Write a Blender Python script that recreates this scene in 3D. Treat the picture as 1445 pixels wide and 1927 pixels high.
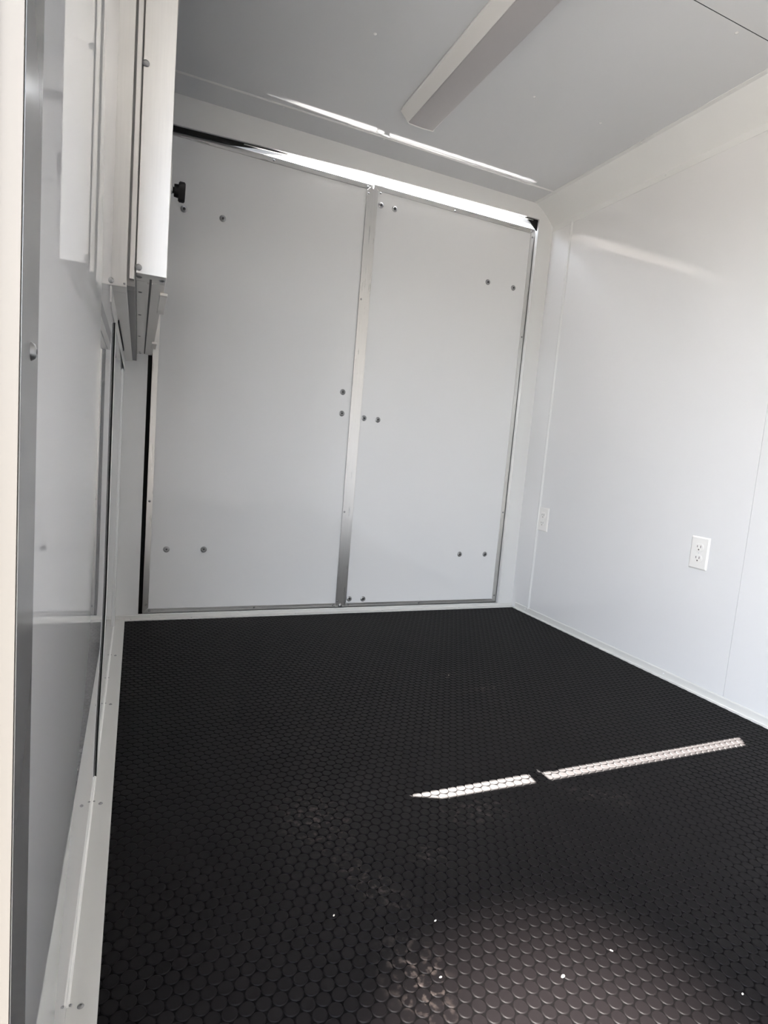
import bpy, bmesh, math, random
import numpy as np
from mathutils import Vector, Matrix

random.seed(7)
for o in list(bpy.data.objects):
    bpy.data.objects.remove(o)
sc = bpy.context.scene
COL = sc.collection

# ------------------------------------------------------------------ camera
cam_d = bpy.data.cameras.new('camera')
cam = bpy.data.objects.new('camera', cam_d)
COL.objects.link(cam)
CR = Vector((0.9171180, -0.3896540, 0.0840493))
CU = Vector((-0.0349332, 0.1314760, 0.9907037))
CF = Vector((0.3970821, 0.9115283, -0.1069671))
CAM = Vector((0.0595, 0.0, 0.7577))
cam.matrix_world = Matrix(((CR.x, CU.x, -CF.x, CAM.x), (CR.y, CU.y, -CF.y, CAM.y), (CR.z, CU.z, -CF.z, CAM.z), (0, 0, 0, 1)))
cam_d.sensor_fit = 'VERTICAL'
cam_d.sensor_height = 24.0
cam_d.lens = 1083.12 / 1927 * 24.0
cam_d.clip_start = 0.01
sc.camera = cam

# ------------------------------------------------------------------ view, world, sun
vs = sc.view_settings
sc.display_settings.display_device = 'sRGB'
vs.view_transform = 'Standard'
vs.look = 'None'
vs.gamma = 1.0
vs.use_curve_mapping = False
vs.exposure = 0.27
cy = sc.cycles
cy.use_denoising = True
cy.max_bounces = 16
cy.diffuse_bounces = 10
cy.glossy_bounces = 8
cy.transmission_bounces = 6
cy.caustics_reflective = False
cy.caustics_refractive = False
cy.sample_clamp_indirect = 6.0
cy.blur_glossy = 0.0
try:
    cy.denoising_prefilter = 'ACCURATE'
    cy.denoising_input_passes = 'RGB_ALBEDO_NORMAL'
except Exception:
    pass

w = bpy.data.worlds.new('sky')
sc.world = w
w.use_nodes = True
wn = w.node_tree
bg = wn.nodes['Background']
sky = wn.nodes.new('ShaderNodeTexSky')
sky.sky_type = 'NISHITA'
sky.sun_disc = False
sky.sun_elevation = math.radians(53)
sky.sun_rotation = math.radians(-2)
sky.air_density = 1.0
sky.dust_density = 4.0
hsv = wn.nodes.new('ShaderNodeHueSaturation')
hsv.inputs['Saturation'].default_value = 0.35
wn.links.new(sky.outputs[0], hsv.inputs['Color'])
wn.links.new(hsv.outputs[0], bg.inputs[0])
SKY = 5.0
bg.inputs[1].default_value = SKY

SUN_DIR = Vector((0.045, -1.40, -1.880)).normalized()      # travel direction of the sunlight
sd = bpy.data.lights.new('sun', 'SUN')
sd.energy = 215.0
sd.angle = math.radians(0.18)
sd.color = (1.0, 0.955, 0.89)
sun = bpy.data.objects.new('sun', sd)
COL.objects.link(sun)
sun.location = (0, 6, 8)
sun.rotation_euler = SUN_DIR.to_track_quat('-Z', 'Y').to_euler()

# daylight portal in the open side doorway (only guides sampling of the sky)
pd = bpy.data.lights.new('doorway_daylight', 'AREA')
pd.shape = 'RECTANGLE'
pd.size = 1.86
pd.size_y = 0.985
pd.cycles.is_portal = True
po = bpy.data.objects.new('doorway_daylight', pd)
COL.objects.link(po)
po.location = (-0.046, -0.1265, 0.925)
po.rotation_euler = Vector((1, 0, 0)).to_track_quat('-Z', 'Y').to_euler()
po.rotation_euler = (math.radians(0), math.radians(-90), 0)

# added spotlight with no built source, standing in for reflected sunlight on the floor
gd = bpy.data.lights.new('sun_glint', 'SPOT')
gd.energy = 17000
gd.color = (1.0, 0.93, 0.86)
gd.spot_size = math.radians(5.2)
gd.spot_blend = 0.3
gd.shadow_soft_size = 0.10
go = bpy.data.objects.new('sun_glint', gd)
COL.objects.link(go)
go.location = (-1.6, -1.0, 4.2)
go.rotation_euler = (Vector((0.58, 0.44, 0)) - go.location).to_track_quat('-Z', 'Y').to_euler()

W, D, H = 1.897, 2.44, 1.999
GROUND = -0.50
YF = -1.75            # front end of the trailer, behind the camera

# ------------------------------------------------------------------ materials
def newmat(name):
    m = bpy.data.materials.new(name)
    m.use_nodes = True
    nt = m.node_tree
    b = nt.nodes['Principled BSDF']
    return m, nt, b

def simple(name, col, rough=0.5, metal=0.0, spec=0.5):
    m, nt, b = newmat(name)
    b.inputs['Base Color'].default_value = (*col, 1)
    b.inputs['Roughness'].default_value = rough
    b.inputs['Metallic'].default_value = metal
    b.inputs['Specular IOR Level'].default_value = spec
    return m

def white_panel(name, col, rough, wav=0.0, wscale=2.2, peel=0.05, stretch=(1, 1, 1)):
    m, nt, b = newmat(name)
    b.inputs['Roughness'].default_value = rough
    b.inputs['IOR'].default_value = 1.5
    tc = nt.nodes.new('ShaderNodeTexCoord')
    n2 = nt.nodes.new('ShaderNodeTexNoise')
    n2.inputs['Scale'].default_value = 1.3
    n2.inputs['Detail'].default_value = 2
    nt.links.new(tc.outputs['Object'], n2.inputs['Vector'])
    mix = nt.nodes.new('ShaderNodeMix')
    mix.data_type = 'RGBA'
    mix.inputs[6].default_value = (*col, 1)
    mix.inputs[7].default_value = (*[c * 0.965 for c in col], 1)
    nt.links.new(n2.outputs['Fac'], mix.inputs[0])
    nt.links.new(mix.outputs[2], b.inputs['Base Color'])
    n = nt.nodes.new('ShaderNodeTexNoise')
    n.inputs['Scale'].default_value = 420
    n.inputs['Detail'].default_value = 1
    nt.links.new(tc.outputs['Object'], n.inputs['Vector'])
    bp = nt.nodes.new('ShaderNodeBump')
    bp.inputs['Strength'].default_value = peel
    bp.inputs['Distance'].default_value = 0.001
    nt.links.new(n.outputs['Fac'], bp.inputs['Height'])
    last = bp
    if wav > 0:
        mp = nt.nodes.new('ShaderNodeMapping')
        mp.inputs['Scale'].default_value = stretch
        nt.links.new(tc.outputs['Object'], mp.inputs[0])
        nw = nt.nodes.new('ShaderNodeTexNoise')
        nw.inputs['Scale'].default_value = wscale
        nw.inputs['Detail'].default_value = 0.5
        nt.links.new(mp.outputs[0], nw.inputs['Vector'])
        b2 = nt.nodes.new('ShaderNodeBump')
        b2.inputs['Strength'].default_value = 1.0
        b2.inputs['Distance'].default_value = wav
        nt.links.new(nw.outputs['Fac'], b2.inputs['Height'])
        nt.links.new(bp.outputs[0], b2.inputs['Normal'])
        last = b2
    nt.links.new(last.outputs[0], b.inputs['Normal'])
    return m

def aluminium(name, col=(0.74, 0.73, 0.71), rough=0.3, streak=(60, 60, 2), metal=1.0, amount=0.25):
    m, nt, b = newmat(name)
    b.inputs['Metallic'].default_value = metal
    tc = nt.nodes.new('ShaderNodeTexCoord')
    mp = nt.nodes.new('ShaderNodeMapping')
    mp.inputs['Scale'].default_value = streak
    n = nt.nodes.new('ShaderNodeTexNoise')
    n.inputs['Scale'].default_value = 4
    n.inputs['Detail'].default_value = 5
    nt.links.new(tc.outputs['Object'], mp.inputs[0])
    nt.links.new(mp.outputs[0], n.inputs['Vector'])
    r = nt.nodes.new('ShaderNodeMapRange')
    r.inputs['To Min'].default_value = rough * (1 - amount)
    r.inputs['To Max'].default_value = rough * (1 + amount)
    nt.links.new(n.outputs['Fac'], r.inputs['Value'])
    nt.links.new(r.outputs[0], b.inputs['Roughness'])
    mix = nt.nodes.new('ShaderNodeMix')
    mix.data_type = 'RGBA'
    mix.inputs[6].default_value = (*[c * 0.88 for c in col], 1)
    mix.inputs[7].default_value = (*col, 1)
    nt.links.new(n.outputs['Fac'], mix.inputs[0])
    nt.links.new(mix.outputs[2], b.inputs['Base Color'])
    return m

M = {}
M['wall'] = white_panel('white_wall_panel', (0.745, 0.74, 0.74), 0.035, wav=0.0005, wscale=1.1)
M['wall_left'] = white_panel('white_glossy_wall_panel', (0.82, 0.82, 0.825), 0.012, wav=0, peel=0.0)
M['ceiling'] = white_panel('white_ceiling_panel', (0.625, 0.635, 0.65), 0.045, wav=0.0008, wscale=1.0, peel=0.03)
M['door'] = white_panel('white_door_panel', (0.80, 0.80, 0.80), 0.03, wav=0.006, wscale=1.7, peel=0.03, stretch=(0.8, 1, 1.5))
M['trim'] = white_panel('white_trim_metal', (0.76, 0.76, 0.75), 0.14)
M['alu'] = aluminium('brushed_aluminium', rough=0.30)
M['alu_h'] = aluminium('brushed_aluminium_horizontal', rough=0.30, streak=(2, 60, 60))
M['alu_win'] = aluminium('mill_aluminium', (0.72, 0.705, 0.685), 0.36, streak=(70, 70, 3))
M['alu_under'] = aluminium('dull_aluminium', (0.62, 0.60, 0.58), 0.5, streak=(70, 3, 70))
M['trim_floor'] = white_panel('cream_floor_trim', (0.66, 0.655, 0.63), 0.22)
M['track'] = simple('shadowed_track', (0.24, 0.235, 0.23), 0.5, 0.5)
M['zinc'] = simple('zinc_fastener', (0.33, 0.33, 0.33), 0.38, 1.0)
M['dark_hole'] = simple('dark_socket', (0.03, 0.03, 0.03), 0.6)
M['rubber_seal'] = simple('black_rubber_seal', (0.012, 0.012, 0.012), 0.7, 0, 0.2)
M['plastic_black'] = simple('black_knob_plastic', (0.008, 0.007, 0.008), 0.5, 0, 0.25)
M['outlet'] = simple('white_outlet_plastic', (0.82, 0.80, 0.77), 0.3)
M['slot'] = simple('outlet_slot', (0.12, 0.10, 0.09), 0.6)
M['lens'] = simple('frosted_lamp_cover', (0.40, 0.385, 0.39), 0.4)  # greyed so the underside looks shaded beside the white side strip
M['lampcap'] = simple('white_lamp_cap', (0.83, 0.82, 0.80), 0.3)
M['outer'] = simple('painted_outer_skin', (0.60, 0.60, 0.60), 0.35)
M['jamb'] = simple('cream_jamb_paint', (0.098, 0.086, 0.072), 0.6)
M['caulk'] = simple('white_caulk', (0.93, 0.92, 0.89), 0.25)  # near-white so the strip reads as a highlight
M['polished'] = simple('grey_casing_metal', (0.26, 0.26, 0.26), 0.14)
M['shed'] = simple('dark_shed_boards', (0.16, 0.14, 0.12), 0.8)  # for the added sky blocker behind the doors
M['crumb'] = simple('pale_crumb', (0.75, 0.70, 0.62), 0.8)

mg, ntg, bgp = newmat('clear_window_glass')
bgp.inputs['Transmission Weight'].default_value = 1.0
bgp.inputs['Roughness'].default_value = 0.0
bgp.inputs['IOR'].default_value = 1.45
M['glass'] = mg

# concrete yard outside
mc, nt, b = newmat('yard_concrete')
tc = nt.nodes.new('ShaderNodeTexCoord')
n = nt.nodes.new('ShaderNodeTexNoise'); n.inputs['Scale'].default_value = 6; n.inputs['Detail'].default_value = 8
cr = nt.nodes.new('ShaderNodeValToRGB')
cr.color_ramp.elements[0].color = (0.098, 0.094, 0.088, 1)
cr.color_ramp.elements[1].color = (0.147, 0.141, 0.132, 1)
nt.links.new(tc.outputs['Object'], n.inputs['Vector'])
nt.links.new(n.outputs['Fac'], cr.inputs[0])
nt.links.new(cr.outputs[0], b.inputs['Base Color'])
b.inputs['Roughness'].default_value = 0.9
M['yard'] = mc

# black coin rubber with dusty scuffs of their own shape
mr, nt, b = newmat('black_coin_rubber')
tc = nt.nodes.new('ShaderNodeTexCoord')
def blob(cx, cyy, rx, ry, rot=0.0):
    mp = nt.nodes.new('ShaderNodeMapping'); mp.vector_type = 'TEXTURE'
    mp.inputs['Location'].default_value = (cx, cyy, 0)
    mp.inputs['Rotation'].default_value = (0, 0, rot)
    mp.inputs['Scale'].default_value = (rx, ry, 1)
    nt.links.new(tc.outputs['Object'], mp.inputs[0])
    g = nt.nodes.new('ShaderNodeTexGradient'); g.gradient_type = 'SPHERICAL'
    nt.links.new(mp.outputs[0], g.inputs[0])
    return g.outputs['Fac']
def add(a, bb, op='ADD', clamp=True):
    m = nt.nodes.new('ShaderNodeMath'); m.operation = op; m.use_clamp = clamp
    for i, v in enumerate((a, bb)):
        if isinstance(v, (int, float)): m.inputs[i].default_value = v
        else: nt.links.new(v, m.inputs[i])
    return m.outputs[0]
mask = blob(0.425, 1.04, 0.10, 0.12, 0.3)
for a in ((0.46, 0.85, 0.045, 0.12, 0.45), (0.76, 0.975, 0.12, 0.05, 0), (0.46, 0.66, 0.06, 0.10, 0), (0.60, 0.88, 0.05, 0.04, 0),
          (1.08, 0.94, 0.12, 0.04, -0.5), (1.16, 1.54, 0.10, 0.03, 0.2), (1.08, 1.66, 0.08, 0.03, 0.1)):
    mask = add(mask, blob(*a))
ns = nt.nodes.new('ShaderNodeTexNoise'); ns.inputs['Scale'].default_value = 75; ns.inputs['Detail'].default_value = 4
nt.links.new(tc.outputs['Object'], ns.inputs['Vector'])
thr = nt.nodes.new('ShaderNodeMapRange')
thr.inputs['From Min'].default_value = 0.52; thr.inputs['From Max'].default_value = 0.72
nt.links.new(ns.outputs['Fac'], thr.inputs['Value'])
sc_m = add(mask, thr.outputs[0], 'MULTIPLY')
film = nt.nodes.new('ShaderNodeTexNoise'); film.inputs['Scale'].default_value = 2.0; film.inputs['Detail'].default_value = 3
nt.links.new(tc.outputs['Object'], film.inputs['Vector'])
base = nt.nodes.new('ShaderNodeMix'); base.data_type = 'RGBA'
base.inputs[6].default_value = (0.0031, 0.0022, 0.0026, 1)
base.inputs[7].default_value = (0.0050, 0.0042, 0.0044, 1)
nt.links.new(film.outputs['Fac'], base.inputs[0])
mx = nt.nodes.new('ShaderNodeMix'); mx.data_type = 'RGBA'
nt.links.new(sc_m, mx.inputs[0])
nt.links.new(base.outputs[2], mx.inputs[6])
mx.inputs[7].default_value = (0.075, 0.060, 0.053, 1)
nt.links.new(mx.outputs[2], b.inputs['Base Color'])
b.inputs['Roughness'].default_value = 0.55
b.inputs['Specular IOR Level'].default_value = 0.12
M['rubber'] = mr
M['groove'] = simple('black_rubber_groove', (0.0012, 0.0010, 0.0011), 0.8, 0, 0.08)  # darker copy of the rubber: shade of the narrow gaps put into colour

# ------------------------------------------------------------------ mesh helpers
def wloc(o):
    v = Vector((0, 0, 0))
    while o is not None:
        v = v + o.location; o = o.parent
    return v

class MB:
    def __init__(self): self.bm = bmesh.new()
    def box(self, x0, x1, y0, y1, z0, z1, bev=0.0, seg=2):
        x0, x1 = min(x0, x1), max(x0, x1); y0, y1 = min(y0, y1), max(y0, y1); z0, z1 = min(z0, z1), max(z0, z1)
        t = bmesh.new()
        bmesh.ops.create_cube(t, size=1)
        for v in t.verts:
            v.co = Vector(((x0 + x1) / 2 + v.co.x * (x1 - x0), (y0 + y1) / 2 + v.co.y * (y1 - y0), (z0 + z1) / 2 + v.co.z * (z1 - z0)))
        if bev > 0:
            bmesh.ops.bevel(t, geom=t.edges[:], offset=bev, segments=seg, affect='EDGES', profile=0.5)
        self._merge(t); return self
    def _merge(self, t, mat=None):
        me = bpy.data.meshes.new('tmp'); t.to_mesh(me); t.free()
        if mat is not None: me.transform(mat)
        self.bm.from_mesh(me); bpy.data.meshes.remove(me)
    def prism(self, pts, axis, a, b, bev=0.0):
        """pts: 2D outline in the two other axes (in x,y,z order); extruded along axis from a to b"""
        t = bmesh.new()
        def co(p, k):
            return {'x': (k, p[0], p[1]), 'y': (p[0], k, p[1]), 'z': (p[0], p[1], k)}[axis]
        va = [t.verts.new(co(p, a)) for p in pts]; vb = [t.verts.new(co(p, b)) for p in pts]
        t.faces.new(va); t.faces.new(vb)
        for i in range(len(pts)):
            j = (i + 1) % len(pts); t.faces.new((va[i], va[j], vb[j], vb[i]))
        bmesh.ops.recalc_face_normals(t, faces=t.faces[:])
        if bev > 0:
            bmesh.ops.bevel(t, geom=t.edges[:], offset=bev, segments=1, affect='EDGES')
        self._merge(t); return self
    def lathe(self, prof, seg=24, mat=None):
        """prof: (r, h) pairs, axis = local z"""
        t = bmesh.new(); rings = []
        for r, h in prof:
            if r < 1e-6: rings.append([t.verts.new((0, 0, h))])
            else: rings.append([t.verts.new((r * math.cos(2 * math.pi * k / seg), r * math.sin(2 * math.pi * k / seg), h)) for k in range(seg)])
        for a, b_ in zip(rings[:-1], rings[1:]):
            for k in range(seg):
                k2 = (k + 1) % seg
                if len(a) == 1 and len(b_) == 1: continue
                if len(a) == 1: t.faces.new((a[0], b_[k], b_[k2]))
                elif len(b_) == 1: t.faces.new((a[k], a[k2], b_[0]))
                else: t.faces.new((a[k], a[k2], b_[k2], b_[k]))
        bmesh.ops.recalc_face_normals(t, faces=t.faces[:])
        self._merge(t, mat); return self
    def build(self, name, mat, parent=None, smooth=False, kind=None, loc=None):
        me = bpy.data.meshes.new(name)
        if loc is not None:
            bmesh.ops.translate(self.bm, verts=self.bm.verts[:], vec=-Vector(loc))
        self.bm.to_mesh(me); self.bm.free()
        me.materials.append(mat)
        o = bpy.data.objects.new(name, me); COL.objects.link(o)
        if loc is not None: o.location = loc
        if parent is not None:
            o.parent = parent
            if loc is None:
                o.matrix_parent_inverse = Matrix.Identity(4)
                me.transform(Matrix.Translation(-wloc(parent)))
        if kind: o['kind'] = kind
        if smooth:
            for p in me.polygons: p.use_smooth = True
            me.set_sharp_from_angle(angle=math.radians(38))
        return o

def empty(name, loc, label, cat, group=None):
    o = bpy.data.objects.new(name, None); COL.objects.link(o)
    o.empty_display_size = 0.05
    o.location = loc; o['label'] = label; o['category'] = cat
    if group: o['group'] = group
    return o

FACE = {'-y': Matrix.Rotation(math.radians(90), 4, 'X'), '-x': Matrix.Rotation(math.radians(-90), 4, 'Y'),
        '+x': Matrix.Rotation(math.radians(90), 4, 'Y'), '-z': Matrix.Rotation(math.radians(180), 4, 'X'), '+z': Matrix.Identity(4)}

def template(name, prof, mat, seg=20):
    m = MB(); m.lathe(prof, seg)
    me = bpy.data.meshes.new(name); m.bm.to_mesh(me); m.bm.free()
    me.materials.append(mat)
    for p in me.polygons: p.use_smooth = True
    me.set_sharp_from_angle(angle=math.radians(38))
    return me

ME_washer = template('bolt', [(0, 0.0015), (0.0045, 0.0012), (0.0050, 0.0042), (0.0072, 0.0046), (0.0085, 0.0030), (0.0122, 0.0018), (0.0128, 0.0)], M['zinc'])
ME_socket = template('socket', [(0, 0.0052), (0.0034, 0.0052), (0.0036, 0.0040), (0.0036, 0.001)], M['dark_hole'], 6)
ME_rivet = template('rivet', [(0, 0.0022), (0.0025, 0.0020), (0.0044, 0.0008), (0.0048, 0)], M['zinc'])
ME_screw = template('screw', [(0, 0.0012), (0.0014, 0.0010), (0.0016, 0.0026), (0.0038, 0.0018), (0.0050, 0.0)], M['zinc'])
ME_wscrew = template('screw_white', [(0, 0.0026), (0.0026, 0.0022), (0.0045, 0.0008), (0.0050, 0)], M['trim'])

def put(name, me, pos, face, parent, scale=1.0):
    o = bpy.data.objects.new(name, me); COL.objects.link(o)
    o.parent = parent
    o.matrix_local = Matrix.Translation(Vector(pos) - wloc(parent)) @ FACE[face] @ Matrix.Scale(scale, 4)
    return o
def bolt(pos, parent):
    b_ = put('bolt', ME_washer, pos, '-y', parent)
    s = bpy.data.objects.new('socket', ME_socket); COL.objects.link(s); s.parent = b_
    return b_

# ------------------------------------------------------------------ ground outside
MB().box(-30, 30, -30, 30, GROUND - 0.2, GROUND).build('floor_outside', M['yard'], kind='structure')

# ------------------------------------------------------------------ floor: coin pattern rubber
# (defined after the helpers)
def coin_floor():
    x0, x1, y0, y1 = 0.0, W, YF, D
    p = 0.0225; dy = p * math.sqrt(3) / 2
    cs = []
    j0 = int(math.floor((-0.25 - 0.629) / dy)); j1 = int(math.ceil((2.425 - 0.629) / dy))
    for j in range(j0, j1):
        y = 0.629 + j * dy
        off = 0.502 + (p / 2 if j % 2 else 0)
        i0 = int(math.ceil((0.020 - off) / p)); i1 = int(math.floor((W - 0.012 - off) / p))
        for i in range(i0, i1 + 1): cs.append((off + i * p, y))
    cs = np.array(cs); n = len(cs); seg = 14
    ang = np.arange(seg) * 2 * math.pi / seg
    rings = [(0.01110, -0.0005), (0.0106, 0.0004), (0.0094, 0.0008)]
    V = []
    for r, h in rings:
        V.append(np.stack([cs[:, None, 0] + r * np.cos(ang), cs[:, None, 1] + r * np.sin(ang), np.full((n, seg), h)], -1))
    V = np.stack(V, 1).reshape(-1, 3)          # n, 3, seg
    k = np.arange(seg); k2 = (k + 1) % seg
    faces = []
    for a in (0, 1):
        q = np.stack([a * seg + k, a * seg + k2, (a + 1) * seg + k2, (a + 1) * seg + k], -1)
        faces.append(q)
    quad = np.concatenate(faces)                # 2*seg, 4
    base = (np.arange(n) * 3 * seg)
    Q = (quad[None] + base[:, None, None]).reshape(-1, 4)
    C = (2 * seg + k)[None] + base[:, None]     # n, seg ngon
    G = -0.0005
    slab = np.array([(x0, y0, G), (x1, y0, G), (x1, y1, G), (x0, y1, G), (x0, y0, -0.05), (x1, y0, -0.05), (x1, y1, -0.05), (x0, y1, -0.05)], float)
    nb = len(V); V = np.concatenate([V, slab])
    S = np.array([(0, 1, 2, 3), (7, 6, 5, 4), (0, 4, 5, 1), (1, 5, 6, 2), (2, 6, 7, 3), (3, 7, 4, 0)]) + nb
    me = bpy.data.meshes.new('floor')
    loops = np.concatenate([Q.ravel(), C.ravel(), S.ravel()])
    tot = np.concatenate([np.full(len(Q), 4), np.full(n, seg), np.full(6, 4)])
    st = np.concatenate([[0], np.cumsum(tot)[:-1]])
    me.vertices.add(len(V)); me.vertices.foreach_set('co', V.ravel())
    me.loops.add(len(loops)); me.loops.foreach_set('vertex_index', loops.astype(np.int32))
    me.polygons.add(len(tot)); me.polygons.foreach_set('loop_start', st.astype(np.int32)); me.polygons.foreach_set('loop_total', tot.astype(np.int32))
    sm = np.ones(len(tot), bool); sm[-6:] = False; sm[len(Q):] = False
    me.polygons.foreach_set('use_smooth', sm)
    me.update(calc_edges=True); me.validate()
    me.materials.append(M['rubber']); me.materials.append(M['groove'])
    mi = np.zeros(len(tot), np.int32); mi[-6:] = 1
    me.polygons.foreach_set('material_index', mi)
    o = bpy.data.objects.new('floor', me); COL.objects.link(o); o['kind'] = 'structure'
coin_floor()
sh = MB()
sh.prism([(-9.0, GROUND), (-9.0, 4.0), (-2.05, 4.0), (-2.0, 3.066), (-0.62, 3.092), (-0.55, 3.18), (0.15, 3.18), (0.15, GROUND)], 'y', 5.0, 9.0)
sh.build('wall_outside', M['shed'], kind='structure')  # added unseen block, shaped to dim the sky reflected in the right wall

# ------------------------------------------------------------------ shell
T = 0.045
DY0, DY1, DZ = -0.62, 0.367, 1.86           # open side doorway in the left wall
WY0, WY1, WZ0, WZ1 = 1.15, 2.37, 1.002, 1.88  # serving window
wl = MB()
def bulge(y, z):      # the thin lining bows a few millimetres into the room between its edges
    t1 = max(0.0, y - DY1)
    b_ = 0.0085 * (1 - math.exp(-t1 / 0.40)) * (1.0 if y < 1.4 else max(0.0, 1 - ((y - 1.4) / (D - 1.4)) ** 1.5))
    cz_ = min(1.0, max(0.0, z / 0.45)); cz_ = cz_ * cz_ * (3 - 2 * cz_)
    ct = min(1.0, max(0.0, (1.89 - z) / 0.3)); ct = ct * ct * (3 - 2 * ct)
    return b_ * cz_ * ct
wl.box(-T, 0, YF, DY0, -0.05, H + 0.05)
wl.box(-T, 0, DY0, DY1, DZ, H + 0.05)
wl.box(-T, 0, DY1, WY0 + 0.02, -0.05, H + 0.05)
wl.box(-T, 0, WY0 + 0.02, WY1 - 0.02, -0.05, WZ0 + 0.02)
wl.box(-T, 0, WY0 + 0.02, WY1 - 0.02, WZ1 - 0.02, H + 0.05)
wl.box(-T, 0, WY1 - 0.02, D + 0.01, -0.05, H + 0.05)
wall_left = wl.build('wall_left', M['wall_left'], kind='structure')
t = bmesh.new()
ys = list(np.linspace(DY1 + 0.0005, 1.17, 30)) + list(np.linspace(1.20, 2.35, 24)) + [D - 0.0005]
zs = list(np.linspace(0.0022, 1.022, 24)) + list(np.linspace(1.08, 1.86, 14)) + [1.9, H - 0.001]
gv = {(i, j, k): t.verts.new((0.0003 + bulge(y, z) if k else -0.0005, y, z)) for i, y in enumerate(ys) for j, z in enumerate(zs) for k in (0, 1)}
def inwin(i, j): return ys[i] >= 1.16 and ys[i + 1] <= 2.36 and zs[j] >= 1.02 and zs[j + 1] <= 1.87
for i in range(len(ys) - 1):
    for j in range(len(zs) - 1):
        if inwin(i, j): continue
        t.faces.new((gv[i, j, 1], gv[i + 1, j, 1], gv[i + 1, j + 1, 1], gv[i, j + 1, 1]))
for i in range(len(ys) - 1):
    for j in (0, len(zs) - 1): t.faces.new((gv[i, j, 0], gv[i + 1, j, 0], gv[i + 1, j, 1], gv[i, j, 1]))
for j in range(len(zs) - 1):
    for i in (0, len(ys) - 1): t.faces.new((gv[i, j, 0], gv[i, j + 1, 0], gv[i, j + 1, 1], gv[i, j, 1]))
lin = MB(); lin._merge(t)
lin = lin.build('wall_lining', M['wall_left'], wall_left)
for p_ in lin.data.polygons: p_.use_smooth = abs(p_.normal.x) > 0.9
lin.data.set_sharp_from_angle(angle=math.radians(30))
def bead_x(y, x, s, z0, z1, parent, r=0.0055):   # vertical joint strip on a side wall, s = direction into the room
    m = MB()
    m.box(min(x, x + s * 0.0012), max(x, x + s * 0.0012), y - 0.009, y + 0.009, z0, z1)
    pts = [(x + s * r * math.sin(a), y + r * math.cos(a)) for a in np.linspace(0, math.pi, 7)]
    m.prism(pts, 'z', z0, z1)
    return m.build('joint_strip', M['trim'], parent, smooth=True)
bead_x(2.30, 0.0002, 1, 0.02, 1.90, wall_left, 0.0062)
m = MB()
def strip_bowed(x0, x1, y0, y1, z0, z1, n=14):
    t = bmesh.new(); prev = None
    for i in range(n + 1):
        z = z0 + (z1 - z0) * i / n; b_ = bulge((y0 + y1) / 2, z)
        cur = [t.verts.new((x + b_, y, z)) for x, y in ((x0, y0), (x1, y0), (x1, y1), (x0, y1))]
        if prev:
            for a in range(4): t.faces.new((prev[a], prev[(a + 1) % 4], cur[(a + 1) % 4], cur[a]))
        else: t.faces.new(cur[::-1])
        prev = cur
    t.faces.new(prev); return t
m._merge(strip_bowed(0.0033, 0.0046, 1.306, 1.322, 0.003, 0.964))
m.build('joint_strip', M['trim'], wall_left)
m = MB(); m._merge(strip_bowed(0, 0.0033, 1.306, 1.322, 0.003, 0.964)); m.build('joint_gasket', M['rubber_seal'], wall_left)  # dark strip beneath the white joint cap

wr = MB()
wr.box(W, W + T, 1.2408, D + 0.01, -0.05, H + 0.05)
wr.box(W, W + T, YF, 1.2392, -0.05, H + 0.05)
wr.box(W + 0.003, W + T, 1.238, 1.242, -0.05, H + 0.05)
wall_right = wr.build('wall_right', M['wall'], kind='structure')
bead_x(2.30, W, -1, 0.022, 1.895, wall_right, 0.0068)

wf = MB().box(-T, W + T, YF - T, YF, -0.05, H + 0.05).build('wall_front', M['wall'], kind='structure')

# ceiling, joint strip across, dark seam
ce = MB()
ce.box(-T, W + T, 1.2415, D + 0.01, H, H + 0.05)
ce.box(-T, W + T, YF - T, 1.2385, H, H + 0.05)
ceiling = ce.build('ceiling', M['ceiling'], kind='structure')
MB().box(-T, W + T, 1.235, 1.245, H + 0.0008, H + 0.02).build('joint_gap', M['rubber_seal'], ceiling)
m = MB()
m.box(0.10, 1.79, 2.295, 2.307, H - 0.0012, H)
m.prism([(2.301 + 0.0035 * math.cos(a), H - 0.0035 * math.sin(a)) for a in np.linspace(0, math.pi, 7)], 'x', 0.10, 1.79)
m.build('joint_strip', M['trim'], ceiling, smooth=True)
for y in (1.784, 1.262):
    for x in (0.674, 1.264, 1.56, 1.789):
        put('screw', ME_wscrew, (x + (0.0 if y > 1.5 else 0.0), y, H), '-z', ceiling, 1.1)
for x in (0.52, 0.93): put('screw', ME_wscrew, (x, 2.315, H), '-z', ceiling, 0.8)

# coved trim between ceiling and side walls
def cove(s, xw, name):
    f = lambda dx, z: (xw + s * dx, z)
    pts = [f(0, 1.888), f(-0.0016, 1.888), f(-0.0016, 1.912)]
    n = 9
    for i in range(n + 1):                      # gently curved 45 degree band
        t_ = i / n
        x = 0.0016 + t_ * (0.108 - 0.0016); z = 1.912 + t_ * (H - 0.0015 - 1.912)
        bow = 0.006 * math.sin(math.pi * t_)
        pts.append(f(-x + bow * 0.62, z + bow * 0.78))
    pts += [f(-0.128, H - 0.0015), f(-0.128, H), f(0, H)]
    o = MB().prism(pts, 'y', YF, D).build(name, M['trim'], kind='structure')
    return o
cov_r = cove(1, W, 'trim_1')
cov_l = cove(-1, 0.0, 'trim_2')
for y in (0.7, 1.24, 1.775): put('screw', ME_wscrew, (W - 0.0016, y, 1.900), '-x', cov_r, 0.7)
for y in (1.27, 1.80): put('screw', ME_wscrew, (1.778, y, H - 0.0016), '-z', cov_r, 0.8)

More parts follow.
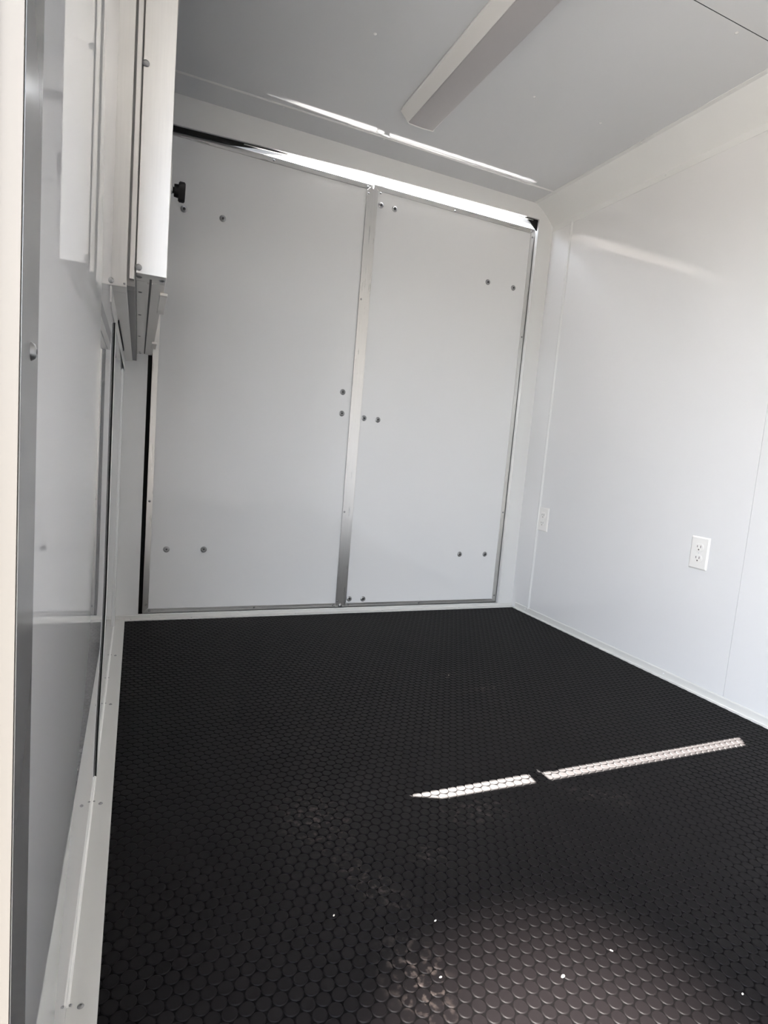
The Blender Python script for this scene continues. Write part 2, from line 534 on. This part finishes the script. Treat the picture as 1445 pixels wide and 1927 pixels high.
# back wall: frame plate around the double doors
OX0, OX1, OZ0, OZ1 = 0.085, 1.812, 0.017, 1.918
wb = MB()
wb.box(-T, OX0, D, D + 0.012, -0.05, H + 0.05)
wb.box(OX1, W + T, D, D + 0.012, -0.05, H + 0.05)
wb.prism([(OX0, H + 0.05), (OX0, 1.888), (0.90, 1.9165), (OX1, 1.929), (OX1, H + 0.05)], 'y', D, D + 0.010)
wb.box(OX0, OX1, D, D + 0.012, -0.05, OZ0)
wall_back = wb.build('wall_back', M['trim'], kind='structure')
MB().prism([(0.40, 1.8905), (0.40, 1.8930), (0.90, 1.9100), (1.78, 1.9218), (1.78, 1.9193), (0.90, 1.9075)], 'y', D + 0.004, D + 0.008).build('head_lip', M['alu_h'], wall_back)
# folded return of the white frame along the right side of the opening
MB().box(OX1 - 0.001, OX1 + 0.003, D - 0.001, D + 0.020, OZ0, OZ1, 0.0006, 1).build('jamb_return', M['trim'], wall_back)
# outer steel door posts, sill and head, black seals closing the gaps
YD = 2.465
m = MB()
m.box(-T, 0.086, D + 0.012, D + 0.10, -0.05, H + 0.05)
m.box(1.822, W + T, D + 0.012, D + 0.10, -0.05, H + 0.05)
m.box(-T, W + T, D + 0.012, D + 0.10, -0.06, 0.006)
m.build('door_post', M['outer'], wall_back)
m = MB()
m.box(0.0865, 0.130, YD + 0.024, YD + 0.05, 0.0065, 1.90)
m.box(1.790, 1.8215, YD + 0.024, YD + 0.05, 0.0065, 1.90)
m.box(0.0865, 1.8215, YD + 0.024, YD + 0.05, 0.0065, 0.030)
m.box(0.930, 0.975, YD + 0.024, YD + 0.05, 0.0065, 1.875)
# wedge of seal over the top of the left leaf and at the right end: daylight enters between them
m.prism([(0.086, 1.94), (0.086, 1.868), (0.36, 1.880), (0.47, 1.895), (0.66, 1.913), (0.66, 1.94)], 'y', D + 0.0102, D + 0.016)
m.prism([(1.74, 1.95), (1.74, 1.928), (1.81, 1.880), (1.83, 1.880), (1.83, 1.94)], 'y', D + 0.0102, D + 0.016)
m.build('weather_seal', M['rubber_seal'], wall_back)
# added plates outside, shaped to block the sun at the slit's ends and middle
m = MB()
m.prism([(-T, 2.06), (-T, 1.876), (0.41, 1.882), (0.56, 1.912), (0.70, 1.990), (0.70, 2.06)], 'y', 2.492, 2.500)
m.prism([(0.905, 2.06), (0.918, 1.930), (0.957, 1.930), (0.957, 2.06)], 'y', 2.492, 2.500)
m.prism([(1.680, 2.06), (1.650, 1.99), (1.690, 1.924), (W + T, 1.915), (W + T, 2.06)], 'y', 2.492, 2.500)
m.build('head_rail', M['outer'], wall_back)

# doors -------------------------------------------------------------
def leaf(name, x0, x1, z1, rivets, bolts):
    z0 = 0.015
    o = MB().box(x0 + 0.001, x1 - 0.001, YD + 0.001, YD + 0.024, z0 + 0.001, z1 - 0.001).build(name, M['door'], kind='structure')
    t = 0.0220; yf = YD - 0.0015
    MB().prism([(x0, z1), (x1, z1), (x1 - t, z1 - t), (x0 + t, z1 - t)], 'y', yf, YD + 0.02, 0.0006).build('edge_trim', M['alu_h'], o)
    MB().prism([(x0, z0), (x1, z0), (x1 - t, z0 + t - 0.003), (x0 + t, z0 + t - 0.003)], 'y', yf, YD + 0.02, 0.0006).build('edge_trim', M['alu_h'], o)
    MB().prism([(x0, z0), (x0 + t, z0 + t), (x0 + t, z1 - t), (x0, z1)], 'y', yf, YD + 0.02, 0.0006).build('edge_trim', M['alu'], o)
    MB().prism([(x1, z0), (x1 - t, z0 + t), (x1 - t, z1 - t), (x1, z1)], 'y', yf, YD + 0.02, 0.0006).build('edge_trim', M['alu'], o)
    for x, z in rivets: put('rivet', ME_rivet, (x, yf, z), '-y', o)
    for x, z in bolts: bolt((x, YD + 0.001, z), o)
    return o
d1 = leaf('door_1', 0.1015, 0.953, 1.884,
          [(0.523, 1.872), (0.112, 0.476), (0.114, 0.052), (0.128, 0.027), (0.112, 1.40), (0.930, 1.872), (0.553, 0.027), (0.915, 0.027)],
          [(0.192, 1.609), (0.337, 1.607), (0.886, 0.996), (0.889, 0.902), (0.183, 0.281), (0.329, 0.282)])
d2 = leaf('door_2', 0.957, 1.811, 1.889,
          [(1.360, 1.872), (1.790, 1.874), (1.799, 1.850), (1.799, 1.373), (1.799, 0.490), (1.799, 0.052), (1.36, 0.026), (0.990, 1.860), (0.990, 0.027)],
          [(0.996, 1.812), (1.062, 1.812), (1.573, 1.596), (1.720, 1.596), (0.996, 0.892), (1.064, 0.891), (1.567, 0.269), (1.716, 0.270), (0.994, 0.053), (1.063, 0.051)])
bar = MB()
bar.prism([(0.926, 0.017), (0.976, 0.017), (0.976, 1.855), (0.968, 1.866), (0.940, 1.872), (0.926, 1.858)], 'y', YD - 0.0042, YD - 0.0016, 0.0007)
barrel = bar.build('astragal_bar', M['alu'], d1)
for x, z in ((0.937, 1.404), (0.936, 0.463), (0.934, 1.845), (0.934, 0.045)): put('rivet', ME_rivet, (x, YD - 0.0042, z), '-y', barrel, 0.9)
put('rivet', ME_rivet, (0.950, YD - 0.0042, 0.024), '-y', barrel, 2.0)
# latch keeper on top of the right leaf, seen in the slit
MB().box(0.960, 1.806, 2.4845, 2.4888, 1.888, 1.8955, 0.0005, 1).build('top_seal', M['zinc'], d2)  # added ridge, hidden from view, thinning the slit's reflection in the ceiling
MB().box(0.985, 1.012, YD + 0.001, YD + 0.02, 1.884, 1.899, 0.003).build('latch_keeper', M['zinc'], d2, smooth=True)

# floor trims ---------------------------------------------------------
t3 = MB()
t3.box(0.038, W - 0.004, 2.412, D, 0.0, 0.0035, 0.001, 1)
t3.box(0.002, W - 0.002, D - 0.0025, D - 0.0002, 0.0, 0.016, 0.0006, 1)
t3 = t3.build('trim_3', M['trim_floor'], kind='structure')
for x in (0.06, 0.29, 0.73, 1.15, 1.57): put('screw', ME_screw, (x, 2.425, 0.0035), '+z', t3, 0.6)
t4 = MB()
t4.box(0.0, 0.038, YF, D, 0.0, 0.0022, 0.0006, 1)
t4 = t4.build('trim_4', M['trim_floor'], kind='structure')
MB().prism([(0.0, 0.002), (0.0, 0.0052), (0.0014, 0.0050), (0.0036, 0.0022)], 'y', 0.76, D).build('caulk_line', M['caulk'], t4)  # painted highlight along the edge where wall meets floor
for y in (0.757, 1.205, 1.664, 2.037): put('screw', ME_screw, (0.0170, y, 0.0022), '+z', t4, 0.85)
for y in (0.762, 1.215, 1.672, 2.045, 1.85): put('screw', ME_screw, (0.0046, y, 0.0028), '+z', t4, 0.45)
b5 = MB()
b5.prism([(W, 0.0), (W - 0.016, 0.0), (W - 0.016, 0.0022), (W - 0.0055, 0.0026), (W - 0.0035, 0.0045), (W - 0.0035, 0.026), (W - 0.0015, 0.030), (W, 0.030)], 'y', YF, 2.405)
b5 = b5.build('baseboard_right', M['trim_floor'], kind='structure')
for y in (0.95, 1.475, 2.32): put('screw', ME_wscrew, (W - 0.0035, y, 0.016), '-x', b5, 0.8)

# side doorway casing ------------------------------------------------
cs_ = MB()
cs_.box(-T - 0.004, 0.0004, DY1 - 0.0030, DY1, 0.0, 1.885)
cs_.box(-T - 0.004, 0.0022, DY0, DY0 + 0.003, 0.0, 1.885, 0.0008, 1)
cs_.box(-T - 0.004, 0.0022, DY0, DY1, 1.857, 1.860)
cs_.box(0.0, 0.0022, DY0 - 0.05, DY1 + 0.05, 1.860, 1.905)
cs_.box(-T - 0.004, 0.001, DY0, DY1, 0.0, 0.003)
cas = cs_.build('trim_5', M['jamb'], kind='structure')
MB().prism([(-0.0008, DY1 - 0.0005), (0.0010, DY1 - 0.0005), (0.0017, DY1 + 0.050), (-0.0008, DY1 + 0.050)], 'z', 0.0, 1.885).build('casing_strip', M['polished'], cas)
put('screw', ME_screw, (0.0014, 0.395, 0.797), '+x', cas, 1.1)
put('screw', ME_screw, (0.0005, 0.395, 0.30), '+x', cas, 1.1)
m = MB()
m.box(-0.0135, -0.0118, DY1 - 0.0050, DY1 - 0.0028, 0.0, 1.86)
m.build('door_seal', M['rubber_seal'], cas)

# ------------------------------------------------------------------ serving window unit on the left wall
win = empty('serving_window', (0.0, 1.76, 1.002), 'deep aluminium framed serving window unit fixed high on the glossy left wall', 'window')
def ring(x0, x1, y0, y1, z0, z1, wd, bev=0.0008):
    m = MB()
    m.box(x0, x1, y0, y0 + wd, z0, z1, bev, 1)
    m.box(x0, x1, y1 - wd, y1, z0, z1, bev, 1)
    m.box(x0, x1, y0 + wd, y1 - wd, z0, z0 + wd, bev, 1)
    m.box(x0, x1, y0 + wd, y1 - wd, z1 - wd, z1, bev, 1)
    return m
fr = ring(0.0, 0.0325, WY0, WY1, WZ0, WZ1, 0.045)
frame = fr.build('outer_frame', M['alu_win'], win)
# stepped middle section with two dark grooves beside it
mid = ring(0.0360, 0.0440, WY0 - 0.001, WY1 - 0.004, WZ0 + 0.016, WZ1, 0.040)
mid.build('slide_track', M['alu_win'], win)
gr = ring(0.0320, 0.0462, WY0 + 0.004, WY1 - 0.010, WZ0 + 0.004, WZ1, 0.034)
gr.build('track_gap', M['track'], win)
cc = ring(0.0465, 0.0975, WY0, WY1 - 0.030, 1.030, WZ1, 0.055)
cc.box(0.066, 0.0695, WY0 + 0.06, WY1 - 0.10, 1.0285, 1.0306)
cc.box(0.0735, 0.0760, WY0 + 0.06, WY1 - 0.10, 1.0285, 1.0306)
cfr = cc.build('inner_frame', M['alu_win'], win)
MB().box(0.0696, 0.0734, WY0 + 0.03, WY1 - 0.06, 1.0291, 1.0299).build('drain_slot', M['dark_hole'], win)
# thin sill flange standing under the frame against the wall
m = MB()
m.prism([(1.153, WZ0), (1.157, 0.975), (1.19, 0.966), (WY1, 0.966), (WY1, WZ0)], 'x', 0.0072, 0.0088)
m.build('sill_flange', M['alu_win'], win)
m = MB(); m.box(0.0089, 0.0115, 1.50, WY1 - 0.35, WZ0 - 0.007, WZ0 - 0.0002); m.build('sill_gasket', M['rubber_seal'], win)
# glass and insect screen frames
MB().box(0.012, 0.016, WY0 + 0.045, WY1 - 0.045, WZ0 + 0.045, WZ1 - 0.045).build('glass_pane', M['glass'], frame)
m = MB(); m.box(0.055, 0.085, 1.745, 1.775, 1.086, 1.824, 0.002, 1); m.build('meeting_stile', M['alu_win'], cfr)
# closed awning hatch outside the glass
MB().box(-T - 0.012, -T + 0.006, WY0 - 0.02, WY1 + 0.02, WZ0 - 0.02, WZ1 + 0.02, 0.003, 1).build('awning_hatch', M['outer'], win)
# little stops on the inner bottom edge
for y in (1.27, 1.98):
    MB().box(0.090, 0.1045, y, y + 0.20 if y < 1.5 else y + 0.12, 1.0235, 1.0300, 0.0008, 1).build('edge_clip', M['alu_win'], win)
for (x, y, z, s) in ((0.0505, 1.1495, 1.375, 1.2), (0.0505, 1.1495, 1.040, 1.2), (0.0070, 1.1495, 1.010, 1.1), (0.0290, 1.1495, 1.008, 0.4)):
    put('screw', ME_rivet, (x, y, z), '-y', win, s)
for (x, y) in ((0.052, 1.175), (0.090, 1.175)): put('screw', ME_rivet, (x, y, 1.030), '-z', win, 1.1)
for (x, y) in ((0.054, 1.30), (0.054, 1.55), (0.054, 1.9), (0.056, 2.28), (0.058, 2.32), (0.094, 2.32)): put('screw', ME_rivet, (x, y, 1.030), '-z', win, 0.8)
# star knob on the inner face
kb = MB()
kb.box(0.0975, 0.1040, 1.300, 1.345, 1.215, 1.290, 0.002, 1)
kb.build('knob_bracket', M['alu_win'], win)
k = MB()
K = Matrix.Translation((0.104, 1.322, 1.246)) @ FACE['+x']
k.lathe([(0, 0), (0.0060, 0), (0.0060, 0.006), (0.0120, 0.006), (0.0130, 0.015), (0, 0.015)], 20, K)
knob = k.build('star_knob', M['plastic_black'], win, smooth=True)
t = bmesh.new()
va, vb = [], []
for i in range(36):
    a = 2 * math.pi * i / 36
    r = 0.0182 + 0.0022 * math.copysign(abs(math.cos(3 * a)) ** 0.5, math.cos(3 * a))
    va.append(t.verts.new((r * math.cos(a), r * math.sin(a), 0.0)))
    vb.append(t.verts.new((r * math.cos(a), r * math.sin(a), 0.0125)))
t.faces.new(va); t.faces.new(vb)
for i in range(36):
    j = (i + 1) % 36; t.faces.new((va[i], va[j], vb[j], vb[i]))
bmesh.ops.recalc_face_normals(t, faces=t.faces[:])
bmesh.ops.bevel(t, geom=[e for e in t.edges if abs(e.verts[0].co.z - e.verts[1].co.z) < 1e-6], offset=0.0015, segments=2, affect='EDGES')
kh = MB(); kh._merge(t, Matrix.Translation((0.1185, 1.322, 1.246)) @ FACE['+x'])
kh.build('knob_grip', M['plastic_black'], knob, smooth=True)
put('knob_washer', ME_wscrew, (0.104, 1.322, 1.246), '+x', win, 1.9)

# ------------------------------------------------------------------ outlets
def rounded(cy_, cz_, hw, hh, r, n=5):
    pts = []
    for sx, sz, a0 in ((1, 1, 0), (-1, 1, 90), (-1, -1, 180), (1, -1, 270)):
        for i in range(n + 1):
            a = math.radians(a0 + 90 * i / n)
            pts.append((cy_ + sx * (hw - r) + r * math.cos(a), cz_ + sz * (hh - r) + r * math.sin(a)))
    return pts
def outlet(y, z, label, yclip=None):
    o = empty('electrical_outlet', (W, y, z - 0.0575), label, 'outlet', 'outlets on the right wall')
    hw = 0.0355
    t_ = bmesh.new()
    back = rounded(y, z, hw, 0.0575, 0.003); front = rounded(y, z, hw - 0.0045, 0.053, 0.003)
    v0 = [t_.verts.new((W, *p)) for p in back]; v1 = [t_.verts.new((W - 0.0028, *p)) for p in back]; v2 = [t_.verts.new((W - 0.0058, *p)) for p in front]
    t_.faces.new(v2)
    for a, b_ in ((v0, v1), (v1, v2)):
        for i in range(len(a)):
            j = (i + 1) % len(a); t_.faces.new((a[i], a[j], b_[j], b_[i]))
    bmesh.ops.recalc_face_normals(t_, faces=t_.faces[:])
    mb = MB(); mb._merge(t_); mb.build('cover_plate', M['outlet'], o)
    for s in (1, -1):
        zc = z + s * 0.0195
        pts = []
        for i in range(28):
            a = 2 * math.pi * i / 28
            pts.append((y + 0.0172 * math.cos(a), zc + max(-0.0142, min(0.0142, 0.0172 * math.sin(a)))))
        rc = MB().prism(pts, 'x', W - 0.0058, W - 0.0082, 0.0006).build('receptacle', M['outlet'], o)
        sl = MB()
        sl.box(W - 0.0079, W - 0.0085, y - 0.0075, y - 0.0052, zc - 0.001, zc + 0.0080)
        sl.box(W - 0.0079, W - 0.0085, y + 0.0052, y + 0.0075, zc + 0.000, zc + 0.0075)
        sl.prism([(y + 0.0028 * math.cos(a), zc - 0.0072 + 0.0028 * math.sin(a)) for a in np.linspace(0, 2 * math.pi, 13)[:-1]], 'x', W - 0.0079, W - 0.0085)
        sl.build('plug_slots', M['slot'], rc)
    put('cover_screw', ME_wscrew, (W - 0.0058, y, z), '-x', o, 0.6)
    return o
outlet(1.4015, 0.490, 'white duplex outlet alone in the middle of the right wall')
outlet(2.2590, 0.486, 'white duplex outlet tight beside the joint strip near the corner by the doors')

# ------------------------------------------------------------------ ceiling light
LY0, LY1 = 0.86, 2.098
lt = empty('ceiling_light', (0.98, (LY0 + LY1) / 2, H), 'long unlit white strip light fixed lengthwise to the grey ceiling', 'ceiling light')
def lprof(g=0.0):
    pts = [(0.905 - g, H), (0.905 - g, H - 0.010)]
    # sloping near side, rounded lower corners, flat underside
    def arc(cx, cz, r, a0, a1, n=6): return [(cx + r * math.cos(math.radians(a0 + (a1 - a0) * i / n)), cz + r * math.sin(math.radians(a0 + (a1 - a0) * i / n))) for i in range(n + 1)]
    pts = [(0.905 - g, H), (0.905 - g, H - 0.003)]
    pts += [(x - g * 0.7, z - g) for x, z in arc(0.944, H - 0.027, 0.008, 215, 262)]
    pts += [(0.965, H - 0.0362 - g), (0.992, H - 0.0370 - g), (1.015, H - 0.0362 - g)]
    pts += [(x + g * 0.7, z - g) for x, z in arc(1.036, H - 0.027, 0.008, 278, 330)]
    pts += [(1.050 + g, H - 0.010), (1.050 + g, H)]
    return pts
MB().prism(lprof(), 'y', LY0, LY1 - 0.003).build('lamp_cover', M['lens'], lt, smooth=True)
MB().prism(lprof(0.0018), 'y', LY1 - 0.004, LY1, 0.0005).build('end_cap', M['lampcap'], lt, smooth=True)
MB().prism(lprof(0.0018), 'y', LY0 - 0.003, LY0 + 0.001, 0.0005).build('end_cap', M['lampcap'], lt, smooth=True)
MB().prism([(0.9035, H - 0.0004), (0.9035, H - 0.0040), (0.9365, H - 0.0325), (0.9385, H - 0.0318), (0.9110, H - 0.0004)], 'y', LY0, LY1 - 0.004).build('side_channel', M['lampcap'], lt)  # brighter lit side of the fixture, put in as white colour
m = MB(); m.box(0.899, 0.905, LY0, LY1 - 0.02, H - 0.006, H, 0.001, 1); m.box(1.050, 1.056, LY0, LY1 - 0.02, H - 0.006, H, 0.001, 1)
m.build('mounting_base', M['lampcap'], lt)

# ------------------------------------------------------------------ crumbs on the floor
crumbs = [(0.379, 0.798, 'tiny pale crumb farthest left on the black coin floor, below the dusty scuffs'),
          (0.534, 0.738, 'tiny pale crumb on the black floor just above the brightened floor patch'),
          (0.777, 0.600, 'tiny pale crumb on the black floor at the upper right rim of the brightened patch'),
          (0.670, 0.588, 'largest pale crumb on the black floor, at the top middle of the brightened patch'),
          (0.493, 0.645, 'tiny pale crumb on a scuffed coin at the left of the brightened floor patch'),
          (0.913, 0.478, 'tiny pale crumb nearest the lower right corner of the black coin floor'),
          (1.079, 1.660, 'tiny pale crumb far back on the black floor, beyond the sunlit strips')]
c0 = None
for i, (x, y, lab) in enumerate(crumbs):
    if c0 is None:
        m = MB(); m.lathe([(0, 0), (0.0016, 0.0002), (0.0021, 0.0010), (0.0012, 0.0018), (0, 0.0021)], 7)
        c0 = m.build('crumb', M['crumb']); c = c0
        c0['category'] = 'crumb'; c0['group'] = 'crumbs on the floor'
    else:
        c = c0.copy(); COL.objects.link(c)
    c['label'] = lab
    c.location = (x, y, 0.0009); c.scale = (1.9, 1.1, 1.0) if i == 3 else (1.0 + random.random() * 0.5, 0.7, 0.7); c.rotation_euler = (0, 0, random.random() * 6)
